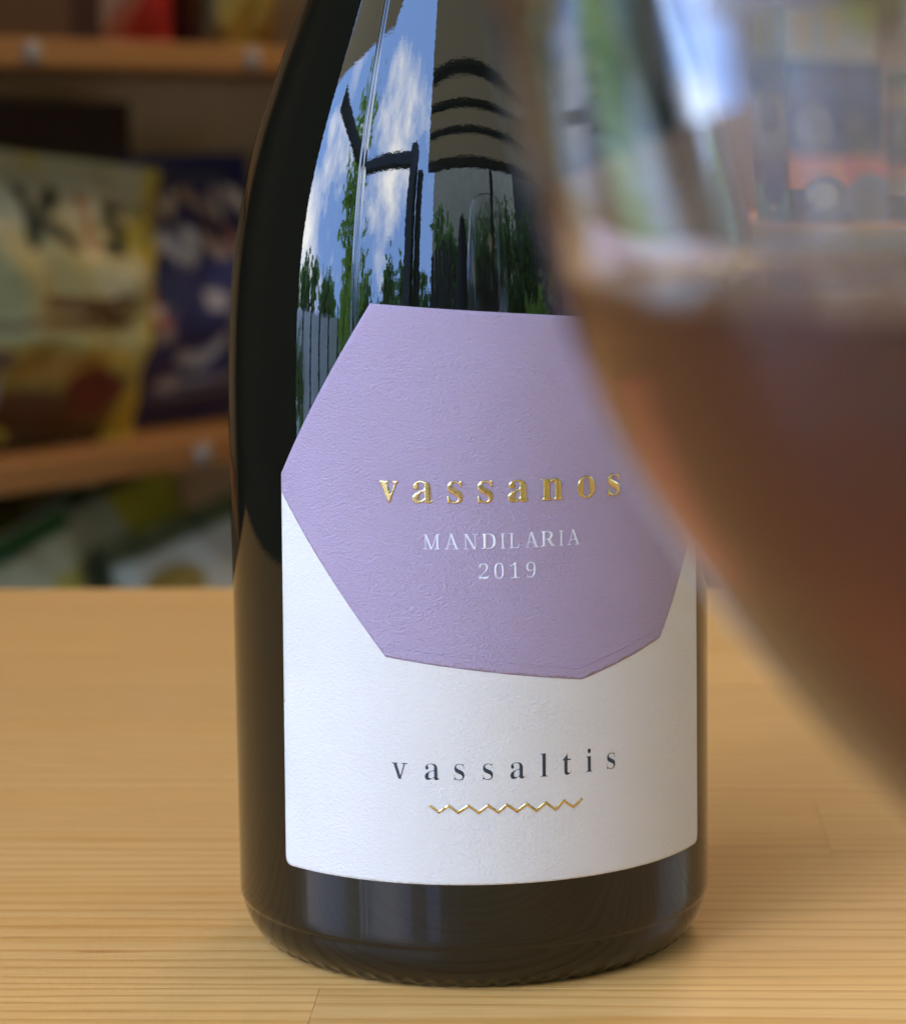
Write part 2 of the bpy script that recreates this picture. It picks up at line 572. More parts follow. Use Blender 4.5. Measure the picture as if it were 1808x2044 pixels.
for i in range(9):
    box('panel', -2.6 + i * 0.58, -2.6 + i * 0.58 + 0.5, -0.06, 0.06, 0.0, 1.45, M_WHITEWASH, ww)
    box('pier', -2.6 + i * 0.58 + 0.5, -2.6 + i * 0.58 + 0.578, -0.09, 0.09, 0.0, 1.5, M_DARK_TIMBER, ww)
yh = empty('yard_sky_blocker', (6.5, 2.0, -0.92))  # unseen pale wall, added to hide blue sky behind the doorway
tag(yh, 'whitewashed wall added across the yard to cover the sky in the side doorway', 'house')
box('wall', 0, 0.3, -2.2, 7.5, 0, 7.0, M_WHITEWASH, yh)
par = empty('parasol_stand_in', az(-2, 2.25, -0.92))  # added in place of a dark silhouette mirrored in the bottle
tag(par, 'parasol stand-in added on the pavement for a dark form mirrored in the bottle', 'parasol')
lathe('cover', spline([(0.0, 1.83), (0.05, 1.78), (0.10, 1.55), (0.15, 1.1), (0.17, 0.7), (0.10, 0.62), (0.03, 0.6)], 5), M_CLOTH, par, 24)
lathe('pole', [(0.02, 0.04), (0.02, 0.62)], M_STEEL, par, 12)
lathe('foot', [(0.0, 0.0), (0.25, 0.0), (0.25, 0.04), (0.02, 0.06)], M_STEEL, par, 24)

# ------------------------------------------------------------------ table of glued pine staves
tb = empty('pine_table', (0, 0, -0.90), R(-3.2))
tag(tb, 'varnished pine table top of glued staves under the bottle and the glass', 'table')
W = 0.0412
Y0 = -0.0362
random.seed(21)
for r in range(-14, 10):
    ya, yb = Y0 + r * W, Y0 + (r + 1) * W
    yb = min(yb, 0.366)
    cuts = [-0.47]
    if r == -1:
        cuts += [-0.0237, 0.47]
    elif r == 2:
        cuts += [0.067, 0.55]
    elif r == 0 or r == 1:
        cuts += [-0.30 + 0.1 * r, 0.32 + 0.1 * r]
    else:
        x = -0.47 + random.uniform(0.12, 0.45)
        while x < 0.8:
            cuts.append(x)
            x += random.uniform(0.35, 0.6)
    cuts.append(0.95)
    for a, b_ in zip(cuts[:-1], cuts[1:]):
        o = box('stave', a + 0.00002, b_ - 0.00002, ya + 0.00002, yb - 0.00002, 0.870, 0.900, M_TABLE, tb, 0.00005)
for x in (-0.41, 0.88):
    for y in (-0.55, 0.30):
        box('leg', x - 0.035, x + 0.035, y - 0.035, y + 0.035, 0.0, 0.78, M_TABLE, tb, 0.003)
for y in (-0.55, 0.30):
    box('rail', -0.37, 0.84, y - 0.012, y + 0.012, 0.78, 0.866, M_TABLE, tb, 0.002)

# ------------------------------------------------------------------ wine bottle
BR = 41.1
bt = empty('wine_bottle', (0, 0, 0))
tag(bt, 'dark glass wine bottle with a lilac and white label on the pine table', 'bottle')
prof = [(0, 18), (6, 17.5), (16, 13.5), (26, 6), (31.5, 1.4), (33.2, 0.35), (34.6, 0.0), (35.8, 0.25), (36.9, 0.75), (38.2, 1.9), (39.5, 3.7), (40.35, 5.8),
        (40.75, 7.6), (40.95, 8.0), (41.1, 8.5)]
SLOPE = [(90, 0), (105, -.055), (115, -.11), (125, -.18), (135, -.28), (145, -.36), (155, -.41), (163, -.43), (172, -.36), (182, -.25), (195, -.14), (210, -.09), (250, -.04), (282, 0)]
body = [(41.1, 10), (41.1, 30), (41.1, 60), (41.1, 80), (41.1, 90)]
hh, rr_ = 90.0, 41.1
while hh < 281.9:
    for (h1, s1), (h2, s2) in zip(SLOPE[:-1], SLOPE[1:]):
        if h1 <= hh < h2:
            t = (hh - h1) / (h2 - h1)
            t = t + 0.25 * (t * t * (3 - 2 * t) - t)
            rr_ += (s1 + (s2 - s1) * t) * 1.0
    hh += 1.0
    body.append((rr_, hh))
rn = body[-1][0]
lip = [(rn, 282.4), (rn, 284), (rn + 0.8, 284.4), (rn + 1, 290), (rn + .4, 292), (rn - 4, 292), (rn - 5, 290), (rn - 5, 282), (0, 282)]
pr = spline(prof, 3)[:-1] + [(41.1, 8.5)] + body + spline(lip, 2)
pr = [(max(0, r) / 1000, z / 1000) for r, z in pr]
angs = [2 * math.pi * i / 540 for i in range(540)]
for s in (0, math.pi):
    for dlt in (-1.3, -1.0, -0.8, -0.6, -0.4, -0.2, 0.2, 0.4, 0.6, 0.8, 1.0, 1.3):
        angs.append((R(-26.4) + s + R(dlt)) % (2 * math.pi))
angs = sorted(set(round(a, 6) for a in angs))


def bottle_fn(a, r, z):
    d = 0.0
    if 0.009 < z < 0.24:
        for s in (0, math.pi):
            e = math.degrees((a - R(-26.4) - s + math.pi) % (2 * math.pi) - math.pi)
            d += 0.00006 * math.exp(-((e - 0.55) / 0.22) ** 2) + 0.00007 * math.exp(-((e + 0.45) / 0.25) ** 2)
    if z < 0.0016 and r > 0.0325:
        d += 0.00028 * math.sin(a * 68)
    return d


lathe('body', pr, M_BOTTLE, bt, angs=angs, fn=bottle_fn)
cap = [((r + 0.22) / 1000, z / 1000) for r, z in body if z >= 232]
lathe('capsule', [((body[-1][0] + 0.1) / 1000 + 0.0008, 0.232)] + cap + [((rn + 1.0) / 1000, 0.2846), ((rn + 1.2) / 1000, 0.290), ((rn + .5) / 1000, 0.2925), (0.0, 0.2927)],
      M_CAPSULE, bt, 96)


def inside(p, loops):
    c = False
    x, y = p
    for lp in loops:
        for i in range(len(lp)):
            x1, y1 = lp[i]
            x2, y2 = lp[i - 1]
            if (y1 > y) != (y2 > y) and x < (x2 - x1) * (y - y1) / (y2 - y1) + x1:
                c = not c
    return c


def radius_at(h):
    """bottle radius in mm at height h in mm"""
    for (r1, z1), (r2, z2) in zip(body[:-1], body[1:]):
        if z1 <= h <= z2:
            return r1 + (r2 - r1) * (h - z1) / (z2 - z1)
    return BR


def wrap(name, loops, mat, parent, r0, r1, grid=0.8, edge=0.5, layer=0.0):
    """a flat shape in label millimetres (arc, height) wrapped on the bottle as a thin solid"""
    pts, edges, fl = [], [], []
    for lp in loops:
        q = []
        for i in range(len(lp)):
            a, b_ = lp[i], lp[(i + 1) % len(lp)]
            n = max(1, int(math.dist(a, b_) / edge))
            for k in range(n):
                q.append((a[0] + (b_[0] - a[0]) * k / n, a[1] + (b_[1] - a[1]) * k / n))
        fl.append(q)
        o = len(pts)
        pts += q
        edges += [(o + i, o + (i + 1) % len(q)) for i in range(len(q))]
    nb = len(pts)
    xs = [p[0] for p in pts]
    ys = [p[1] for p in pts]
    x = min(xs) + grid * 0.5
    k = 0
    while x < max(xs):
        y = min(ys) + grid * (0.5 if k % 2 else 0.2)
        while y < max(ys):
            if inside((x, y), fl):
                pts.append((x, y))
            y += grid
        x += grid * 0.87
        k += 1
    vo, eo, fo, ov, oe, of = delaunay_2d_cdt([Vector(p) for p in pts], edges, [], 0, 1e-5)
    top = []
    for f in fo:
        c = (sum(vo[i].x for i in f) / len(f), sum(vo[i].y for i in f) / len(f))
        if inside(c, fl):
            top.append(tuple(f))

    def pos(p, off):
        rr = (radius_at(p[1]) + off) / 1000
        a = p[0] / BR
        return (rr * math.sin(a), -rr * math.cos(a), p[1] / 1000)
    n = len(vo)
    verts = [pos(p, r1) for p in vo] + [pos(p, r0) for p in vo]
    faces = []
    cnt = {}
    for f in top:
        a = sum((vo[f[i]].x - vo[f[i - 1]].x) * (vo[f[i]].y + vo[f[i - 1]].y) for i in range(len(f)))
        if a > 0:
            f = f[::-1]
        faces.append(f)
        for i in range(len(f)):
            cnt[(f[i - 1], f[i])] = 1
    for (a, b_) in cnt:
        if (b_, a) not in cnt:
            faces.append((b_, a, a + n, b_ + n))
    o = mesh_obj(name, verts, faces, mat, parent)
    for p in o.data.polygons:
        p.use_smooth = len(p.vertices) == 3
    return o


def ph(d, h):
    return (R(d) * BR, h)


def rounded(poly, idx, rad):
    out = []
    for i, p in enumerate(poly):
        if i in idx:
            a, b_ = Vector(poly[i - 1]), Vector(poly[(i + 1) % len(poly)])
            p = Vector(p)
            u, w = (a - p).normalized() * rad, (b_ - p).normalized() * rad
            for k in range(7):
                t = k / 6
                q = (p + u) * (1 - t) ** 2 + p * 2 * t * (1 - t) + (p + w) * t * t
                out.append((q.x, q.y))
        else:
            out.append(tuple(p))
    return out


purple = [ph(-22.37, 112.1), ph(38.0, 108.9), ph(66.4, 91.0), ph(66.3, 76.6), ph(48.26, 56.2), ph(25.05, 51.4), ph(-19.68, 55.8), ph(-47.95, 81.3), ph(-47.82, 84.2)]
ins = 0.12
white = [(purple[0][0] + ins, purple[0][1] - ins), (purple[1][0] - ins, purple[1][1] - ins), (purple[2][0] - ins, purple[2][1]), ph(66.25, 77.0), ph(67.0, 18.75),
         ph(-49.45, 18.75), ph(-48.0, 81.0), (purple[8][0] + ins, purple[8][1])]
white = rounded(white, (4, 5), 1.6)
lab = wrap('front_label', [white], M_WHITE, bt, -0.06, 0.10, 0.9, 0.6)
lab['label'] = 'white textured paper label wrapped round the bottle'
pnl = wrap('lilac_panel', [purple], M_PURPLE, lab, 0.08, 0.17, 0.9, 0.6)
pnl['label'] = 'lilac polygon with leathery grain on the label'


def strip(pts, w):
    """outline of a thick open polyline with mitred corners"""
    L, Rr = [], []
    for i, p in enumerate(pts):
        p = Vector(p)
        d1 = (p - Vector(pts[i - 1])).normalized() if i else None
        d2 = (Vector(pts[i + 1]) - p).normalized() if i < len(pts) - 1 else None
        d1 = d1 or d2
        d2 = d2 or d1
        nrm = Vector((-(d1 + d2).y, (d1 + d2).x)).normalized()
        k = w / 2 / max(0.35, nrm.dot(Vector((-d1.y, d1.x))))
        L.append(tuple(p + nrm * k))
        Rr.append(tuple(p - nrm * k))
    return L + Rr[::-1]


# the faint line pressed along the lower sides of the lilac panel
wrap('pressed_line', [strip([ph(-18.6, 57.6), ph(24.6, 53.3), ph(47.0, 57.9)], 0.16)], M_PURPLE, lab, 0.12, 0.20, 0.5, 0.5)

# gold zigzag
zz = [(-10.14, 31.89), (-8.06, 30.77), (-5.84, 31.86), (-3.68, 30.74), (-1.41, 31.86), (0.84, 30.71), (2.98, 31.86), (5.21, 30.7), (7.19, 31.87),
      (9.48, 30.68), (11.62, 31.87), (13.86, 30.6), (16.02, 31.83), (18.28, 30.55), (20.39, 31.84), (22.59, 30.65), (24.9, 31.85)]
wrap('zigzag_line', [strip([ph(*p) for p in zz], 0.40)], M_GOLD, lab, 0.05, 0.20, 0.5, 0.4)


# ---- lettering
def glyph(ch):
    """outline loops of one character of the built-in fallback font"""
    c = bpy.data.curves.new('glyph', 'FONT')
    c.body = ch
    c.fill_mode = 'NONE'
    c.resolution_u = 5
    o = bpy.data.objects.new('glyph', c)
    COL.objects.link(o)
    dg = bpy.context.evaluated_depsgraph_get()
    ev = o.evaluated_get(dg)
    me = ev.to_mesh()
    nxt = {}
    adj = {}
    for e in me.edges:
        a, b_ = e.vertices
        adj.setdefault(a, []).append(b_)
        adj.setdefault(b_, []).append(a)
    co = [(v.co.x, v.co.y) for v in me.vertices]
    seen, loops = set(), []
    for s in sorted(adj):
        if s in seen:
            continue
        lp, prev, cur = [], None, s
        while cur not in seen:
            seen.add(cur)
            lp.append(cur)
            nb = [x for x in adj[cur] if x != prev and x not in seen]
            prev = cur
            if not nb:
                break
            cur = nb[0]
        if len(lp) > 2:
            loops.append([co[i] for i in lp])
    ev.to_mesh_clear()
    bpy.data.objects.remove(o)
    bpy.data.curves.remove(c)
    return loops


def area(lp):
    return 0.5 * sum(lp[i - 1][0] * lp[i][1] - lp[i][0] * lp[i - 1][1] for i in range(len(lp)))


def thin(loops, kx, ky):
    """take weight off a bold outline: stems lose kx on each side, thin horizontals ky"""
    big = max(loops, key=lambda l: abs(area(l)))
    sgn = 1 if area(big) > 0 else -1
    out = []
    for lp in loops:
        q = []
        for i, p in enumerate(lp):
            a, b_ = lp[i - 1], lp[(i + 1) % len(lp)]
            t = Vector((b_[0] - a[0], b_[1] - a[1]))
            if t.length < 1e-9:
                q.append(p)
                continue
            t.normalize()
            nx, ny = t.y * sgn, -t.x * sgn
            q.append((p[0] - kx * nx, p[1] - ky * ny))
        out.append(q)
    return out


def quad(x0, y0, x1, y1, w):
    """a slanted stroke with level ends; w is measured along x"""
    return [(x0 - w / 2, y0), (x1 - w / 2, y1), (x1 + w / 2, y1), (x0 + w / 2, y0)]


def rect(x0, x1, y0, y1):
    return [(x0, y0), (x1, y0), (x1, y1), (x0, y1)]


STROKES = {
    'I': [rect(.14, .245, .0, 1), rect(.03, .355, 0, .04), rect(.03, .355, .96, 1)],
    'L': [rect(.13, .235, 0, 1), rect(.02, .345, .96, 1), rect(.02, .62, 0, .04), [(.54, .02), (.60, .0), (.66, .27), (.635, .27)]],
    'A': [quad(.385, .97, .13, 0, .05), quad(.40, 1.02, .74, 0, .125), rect(.20, .62, .33, .372), rect(0, .27, 0, .037), rect(.55, .90, 0, .037)],
    'M': [rect(.135, .18, 0, 1), rect(.845, .955, 0, 1), quad(.165, 1, .515, .0, .12), quad(.88, 1, .535, 0, .05), rect(0, .30, 0, .037), rect(.02, .20, .963, 1),
          rect(.72, 1.07, 0, .037), rect(.85, 1.06, .963, 1)],
    'N': [rect(.13, .175, 0, 1), rect(.72, .765, 0, 1), quad(.17, 1, .70, 0, .13), rect(.02, .30, 0, .037), rect(.01, .2, .963, 1), rect(.58, .90, .963, 1)],
    'v': [quad(.17, 1, .49, 0, .20), quad(.80, 1, .50, 0, .075), rect(-.02, .36, .945, 1), rect(.62, .98, .945, 1)],
}


def put_outline(ch, mat, deg, base, scale, sx=1.0, kx=0.0, ky=0.0, r1=0.23, parent=None):
    lp = glyph(ch)
    if kx or ky:
        lp = thin(lp, kx, ky)
    xs = [p[0] for l in lp for p in l]
    mid = (min(xs) + max(xs)) / 2
    lp = [[((p[0] - mid) * scale * sx + R(deg) * BR, base + p[1] * scale) for p in l] for l in lp]
    return wrap('letter', lp, mat, parent or lab, 0.12, r1, 0.45, 0.3)


def put_strokes(ch, mat, deg, base, height, sx=1.0, r1=0.20):
    sh = STROKES[ch]
    xs = [p[0] for l in sh for p in l]
    mid = (min(xs) + max(xs)) / 2
    vs, fs = [], []
    for i, l in enumerate(sh):
        q = [((p[0] - mid) * height * sx + R(deg) * BR, base + p[1] * height) for p in l]
        o = wrap('piece', [q], None, None, 0.05, r1 + 0.004 * i, 0.5, 0.3)
        k = len(vs)
        vs += [tuple(v.co) for v in o.data.vertices]
        fs += [tuple(x + k for x in p.vertices) for p in o.data.polygons]
        me = o.data
        bpy.data.objects.remove(o)
        bpy.data.meshes.remove(me)
    return mesh_obj('letter', vs, fs, mat, lab)


def bold(ch):
    return chr(0x1D41A + ord(ch) - 97) if ch.islower() else chr(0x1D400 + ord(ch) - 65) if ch.isalpha() else chr(0x1D7CE + int(ch))


for ch, d in zip('vassanos', (-18.21, -10.54, -3.43, 3.23, 10.51, 18.28, 26.52, 33.72)):
    put_outline(bold(ch), M_GOLD, d, 80.75, 7.35, 0.98, r1=0.27)
for ch, d in zip('MANDILARIA', (-8.72, -4.22, -0.13, 3.85, 6.95, 9.48, 13.49, 17.2, 20.28, 23.27)):
    if ch in STROKES:
        put_strokes(ch, M_LETTER_WHITE, d, 73.35, 2.42, 1.06)
    else:
        put_outline(bold(ch), M_LETTER_WHITE, d, 73.35, 2.42 / 0.675, 1.04, 0.022, 0.004, r1=0.20)
for ch, d in zip('2019', (2.72, 6.12, 9.59, 13.23)):
    put_outline(bold(ch), M_LETTER_WHITE, d, 68.5, 2.45 / 0.688, 1.02, 0.030, 0.008, r1=0.20)
for ch, d in zip('vassaltis', (-16.8, -9.35, -3.39, 2.97, 9.73, 15.74, 21.25, 26.79, 32.58)):
    if ch == 'v':
        put_strokes('v', M_INK, d, 36.0, 2.62, 1.0, r1=0.14)
    else:
        put_outline(bold(ch), M_INK, d, 36.05, 2.62 / 0.462, 0.99, 0.024, 0.008, r1=0.14)

# ------------------------------------------------------------------ wine glass
GX, GY = 0.0450, -0.280
wg = empty('wine_glass', (GX, GY, 0))
tag(wg, 'stemmed wine glass standing on the table in front of the bottle', 'wine glass')
outer = [(4.6, 80.5), (8.5, 82.6), (13.0, 86.0), (18.2, 91.0), (23.0, 96.2), (27.2, 101.2), (31.0, 106.2), (34.6, 111.5), (37.6, 117), (39.9, 123), (41.9, 130),
         (43.6, 137), (44.7, 144), (45.3, 152), (45.2, 161), (44.4, 171), (42.8, 183), (40.3, 197), (37.4, 211), (35.8, 219)]
T_SIDE, T_LOW = 1.55, 2.6


def thick(z):
    t = min(1, max(0, (132 - z) / 30))
    t = t * t * (3 - 2 * t)
    top = max(0, (z - 165) / 55)
    return T_SIDE + (T_LOW - T_SIDE) * t - 0.6 * min(1, top)


osp = spline(outer, 6)


def offset(curve, fn):
    out = []
    for i, (r, z) in enumerate(curve):
        a, b_ = curve[max(i - 1, 0)], curve[min(i + 1, len(curve) - 1)]
        t = Vector((b_[0] - a[0], b_[1] - a[1])).normalized()
        out.append((r - t.y * fn(z), z + t.x * fn(z)))
    return out


isp = [p for p in offset(osp, thick) if p[0] > 6.0]
ins_ = [(0.0, isp[0][1] - 2.0), (3.0, isp[0][1] - 1.6)] + isp
foot = [(0, 1.2), (20, 1.0), (34.5, 0.35), (35.8, 0.6), (36.0, 1.1), (34, 2.0), (24, 3.2), (12, 4.8), (6.5, 7.5), (4.4, 12), (3.6, 22), (3.5, 45), (3.6, 66), (3.9, 76)]
rim = [(35.35, 219.35), (35.05, 219.2)]
WL = 126.3
rl = [r for r, z in isp if z <= WL][-1]
above = [(r, z) for r, z in isp if z > WL]
edge_r = rl + 0.02
gp = spline(foot, 5)[:-1] + osp + rim + above[::-1] + [(edge_r, WL)]
lathe('bowl_and_stem', [(r / 1000, z / 1000) for r, z in gp], M_GLASS, wg, 160)

# the wine fills the bowl: below its level the inner wall of the glass and the wine share one surface
wp = [(r, z) for r, z in ins_ if z < WL - 0.4]
men = [(edge_r, WL), (rl - 0.35, WL - 0.42), (rl - 1.0, WL - 0.60), (rl - 2.4, WL - 0.65), (rl * 0.5, WL - 0.66), (0, WL - 0.66)]
wn = lathe('wine', [(r / 1000, z / 1000) for r, z in wp + men], M_WINE_SIDE, None, 160, loc=(GX, GY, 0))
wn.data.materials.append(M_WINE_TOP)
for p in wn.data.polygons:
    if p.center.z > (WL - 0.70) / 1000 and math.hypot(p.center.x, p.center.y) < (edge_r - 0.1) / 1000:
        p.material_index = 1
tag(wn, 'dark red wine filling the lower half of the stemmed glass', 'wine')

# ------------------------------------------------------------------ printed packs
def paint_mat(name, rough=0.4):
    m, nt, b, _ = new_mat(name)
    at = nd(nt, 'ShaderNodeAttribute', attribute_name='print')
    nt.links.new(at.outputs['Color'], b.inputs['Base Color'])
    b.inputs['Roughness'].default_value = rough
    n1 = nd(nt, 'ShaderNodeTexNoise', Scale=70.0, Detail=4.0)
    nt.links.new(coords(nt), n1.inputs['Vector'])
    bp = nd(nt, 'ShaderNodeBump', Strength=0.25, Distance=0.003)
    nt.links.new(n1.outputs['Fac'], bp.inputs['Height'])
    nt.links.new(bp.outputs['Normal'], b.inputs['Normal'])
    return m


M_FOIL = paint_mat('printed_film', 0.46)
M_CARD = paint_mat('printed_card', 0.5)


def painter(base, ops):
    def f(u, v):
        c = base
        for op in ops:
            k = op[0]
            hit = False
            if k == 'r':
                hit = op[1] <= u <= op[3] and op[2] <= v <= op[4]
            elif k == 'e':
                hit = ((u - op[1]) / op[3]) ** 2 + ((v - op[2]) / op[4]) ** 2 <= 1
            elif k == 'l':
                for (a, b_), (c_, d) in zip(op[1][:-1], op[1][1:]):
                    L = (c_ - a) ** 2 + (d - b_) ** 2
                    t = max(0, min(1, ((u - a) * (c_ - a) + (v - b_) * (d - b_)) / L)) if L else 0
                    if math.hypot(u - a - t * (c_ - a), v - b_ - t * (d - b_)) < op[2]:
                        hit = True
            elif k == 'p':
                hit = inside((u, v), [op[1]])
            elif k == 'g':      # a printed blend between two heights
                if op[1] <= u <= op[3] and op[2] <= v <= op[4]:
                    t = (v - op[2]) / (op[4] - op[2])
                    c = tuple(x * (1 - t) + y * t for x, y in zip(op[5], op[6]))
                continue
            if hit:
                c = op[-1]
        return c
    return f


def set_print(o, cols):
    ca = o.data.color_attributes.new('print', 'FLOAT_COLOR', 'POINT')
    for i, c in enumerate(cols):
        ca.data[i].color = (*c, 1)


def bag(name, label, cat, w, h, d, paint, loc, rz, lean=0.0, roll=0.0, group=None, nx=56, nz=72, taper=0.0, back=(0.3, 0.3, 0.3), seed=0.0):
    """a filled pillow bag with crimped seals; origin at the middle of its foot"""
    vs, cols, fs = [], [], []
    for side in (-1, 1):
        for j in range(nz + 1):
            v = j / nz
            for i in range(nx + 1):
                u = i / nx
                e = max(0, 1 - abs(2 * u - 1) ** 3.2) ** 0.7
                s = min(1, max(0, (v - 0.045) / 0.30), max(0, (0.955 - v) / 0.34))
                s = max(0, s) ** 0.62
                th = d / 2 * e * s
                wob = noise.noise(Vector((u * 5 + seed, v * 6, side * 3.1 + seed))) * 0.011 * (0.25 + s)
                cr = 0.0012 * math.sin(v * h * 1800) if v < 0.05 or v > 0.95 else 0.0
                ww = w * (1 + taper * (v - 0.5)) * (1 - 0.05 * s * (1 if abs(2 * u - 1) > 0.9 else 0.9))
                y = side * (th + 0.0006) + wob + cr
                vs.append(((u - 0.5) * ww, y, v * h))
                cols.append(paint(u, v) if side < 0 else back)
    st = (nx + 1) * (nz + 1)
    for side in (0, 1):
        for j in range(nz):
            for i in range(nx):
                a = side * st + j * (nx + 1) + i
                q = (a, a + 1, a + nx + 2, a + nx + 1)
                fs.append(q if side == 0 else q[::-1])
    rim_ = [j * (nx + 1) for j in range(nz + 1)], [j * (nx + 1) + nx for j in range(nz + 1)]
    for a, b_ in zip(rim_[0][:-1], rim_[0][1:]):
        fs.append((a, b_, b_ + st, a + st))
    for a, b_ in zip(rim_[1][:-1], rim_[1][1:]):
        fs.append((b_, a, a + st, b_ + st))
    for i in range(nx):
        fs.append((i + 1, i, i + st, i + 1 + st))
        a = nz * (nx + 1) + i
        fs.append((a, a + 1, a + 1 + st, a + st))
    o = mesh_obj(name, vs, fs, M_FOIL, None, True)
    o.matrix_world = Matrix.Translation(loc) @ Matrix.Rotation(rz, 4, 'Z') @ Matrix.Rotation(R(lean), 4, 'X') @ Matrix.Rotation(R(roll), 4, 'Y')
    set_print(o, cols)
    tag(o, label, cat, group)
    return o


def carton(name, label, cat, w, d, h, front, left, loc, rz, other=(0.03, 0.03, 0.03), group=None, n=46, m_=None):
    """a card carton; origin at the middle of its foot; front is -y, left is -x"""
    vs, cols, fs = [], [], []

    def sheet(fn, pf, nu, nv):
        k = len(vs)
        for j in range(nv + 1):
            for i in range(nu + 1):
                vs.append(fn(i / nu, j / nv))
                cols.append(pf(i / nu, j / nv))
        for j in range(nv):
            for i in range(nu):
                a = k + j * (nu + 1) + i
                fs.append((a, a + 1, a + nu + 2, a + nu + 1))
    oth = lambda u, v: other
    sheet(lambda u, v: ((u - .5) * w, -d / 2, v * h), front, n, n)
    sheet(lambda u, v: (-w / 2, (.5 - u) * d, v * h), left, n, n)
    sheet(lambda u, v: (w / 2, (u - .5) * d, v * h), oth, 1, 1)
    sheet(lambda u, v: ((.5 - u) * w, d / 2, v * h), oth, 1, 1)
    sheet(lambda u, v: ((u - .5) * w, (v - .5) * d, h), oth, 1, 1)
    sheet(lambda u, v: ((u - .5) * w, (.5 - v) * d, 0), oth, 1, 1)
    o = mesh_obj(name, vs, fs, M_CARD, None)
    o.location = loc
    o.rotation_euler = (0, 0, rz)
    set_print(o, cols)
    tag(o, label, cat, group)
    return o


# ------------------------------------------------------------------ shelf unit behind on the left
SD = Vector((0.616, 0.788, 0)).normalized()
SN = Vector((SD.y, -SD.x, 0))          # towards the room
SP = Vector((-0.258, 1.63, 0))
SRZ = math.atan2(SD.y, SD.x)


def on_shelf(t, back, z):
    p = SP + SD * (t + back) - SN * back
    return (p.x, p.y, z)


lamp = bpy.data.lights.new('shelf_fill_lamp', 'AREA')  # unseen warm fill, added to brighten the shelves
lamp.shape = 'DISK'
lamp.size = 0.9
lamp.energy = 19
lamp.color = (1.0, 0.72, 0.45)
lo = bpy.data.objects.new('shelf_fill_lamp', lamp)
COL.objects.link(lo)
lo.location = (0.70, 2.10, 1.50)
tag(lo, 'round warm fill lamp added under the shop ceiling to brighten the shelves', 'lamp')

su = empty('shelf_unit', on_shelf(0, 0, -0.90), SRZ)
tag(su, 'pine shelf unit stocked with snack bags behind the table', 'shelves')
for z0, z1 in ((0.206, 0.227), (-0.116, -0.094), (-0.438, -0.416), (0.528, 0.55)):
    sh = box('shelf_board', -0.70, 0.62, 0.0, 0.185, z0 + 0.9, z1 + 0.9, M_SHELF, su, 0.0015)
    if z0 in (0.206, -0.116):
        for t in ((-0.092, 0.154, 0.40) if z0 > 0 else (-0.165, 0.082, 0.33)):
            zc = (z0 + z1) / 2 + 0.9
            me = lathe('plug', [(0.0, 0.0), (0.0085, 0.0), (0.009, 0.001), (0.008, 0.0028), (0.0, 0.003)], M_TAG, sh, 20)
            me.rotation_euler = (R(90), 0, 0)
            me.location = (t - sh.location.x, 0.0 - sh.location.y, zc - sh.location.z)
box('back_panel', -0.70, 0.62, 0.187, 0.20, 0.0, 1.75, M_BACK, su)
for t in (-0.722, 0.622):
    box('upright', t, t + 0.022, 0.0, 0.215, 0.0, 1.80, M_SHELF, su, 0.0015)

G_DK = (0.012, 0.024, 0.010)
CRE = (0.40, 0.36, 0.15)
PAL = (0.48, 0.47, 0.28)
YEL = (0.52, 0.42, 0.04)
BRN = (0.16, 0.08, 0.025)
ORG = (0.30, 0.11, 0.02)
kett = painter(CRE, [
    ('g', 0, 0.60, 1, 1, CRE, PAL), ('p', [(0.0, 0.98), (0.86, 0.9), (0.5, 0.74), (0.0, 0.70)], PAL),
    ('p', [(0.78, 0), (1, 0), (1, 1), (0.92, 1)], YEL), ('p', [(0.68, 0.72), (0.93, 0.86), (0.93, 0.6)], YEL),
    ('l', [(0.28, 0.85), (0.28, 0.67)], 0.029, G_DK), ('l', [(0.44, 0.85), (0.30, 0.76), (0.45, 0.67)], 0.029, G_DK),
    ('l', [(0.545, 0.80), (0.545, 0.67)], 0.026, ORG), ('e', 0.545, 0.845, 0.032, 0.022, ORG),
    ('l', [(0.73, 0.82), (0.64, 0.82), (0.625, 0.765), (0.72, 0.735), (0.70, 0.67), (0.61, 0.67)], 0.027, G_DK),
    ('l', [(0.89, 0.83), (0.82, 0.84), (0.805, 0.79), (0.875, 0.76), (0.86, 0.71), (0.79, 0.72)], 0.014, (0.2, 0.26, 0.12)),
    ('p', [(0.5, 0.58), (0.80, 0.64), (0.76, 0.5), (0.55, 0.47)], PAL),
    ('r', 0.14, 0.535, 0.56, 0.555, (0.26, 0.25, 0.12)), ('l', [(0.3, 0.475), (0.72, 0.49)], 0.014, BRN), ('l', [(0.28, 0.445), (0.70, 0.46)], 0.013, BRN),
    ('l', [(0.1, 0.385), (0.75, 0.41)], 0.014, BRN), ('l', [(0.3, 0.415), (0.74, 0.435)], 0.008, BRN),
    ('g', 0, 0, 0.80, 0.33, (0.07, 0.028, 0.012), (0.42, 0.30, 0.05)), ('e', 0.42, 0.25, 0.24, 0.055, (0.36, 0.19, 0.03)),
    ('e', 0.60, 0.17, 0.17, 0.085, (0.13, 0.02, 0.012)), ('e', 0.3, 0.10, 0.25, 0.07, (0.10, 0.04, 0.015)), ('r', 0, 0.0, 0.13, 0.2, (0.30, 0.27, 0.22)),
    ('e', 0.1, 0.27, 0.09, 0.04, (0.14, 0.07, 0.04))])
NAV = (0.028, 0.034, 0.12)
IVO = (0.60, 0.52, 0.40)
GRY = (0.42, 0.43, 0.48)
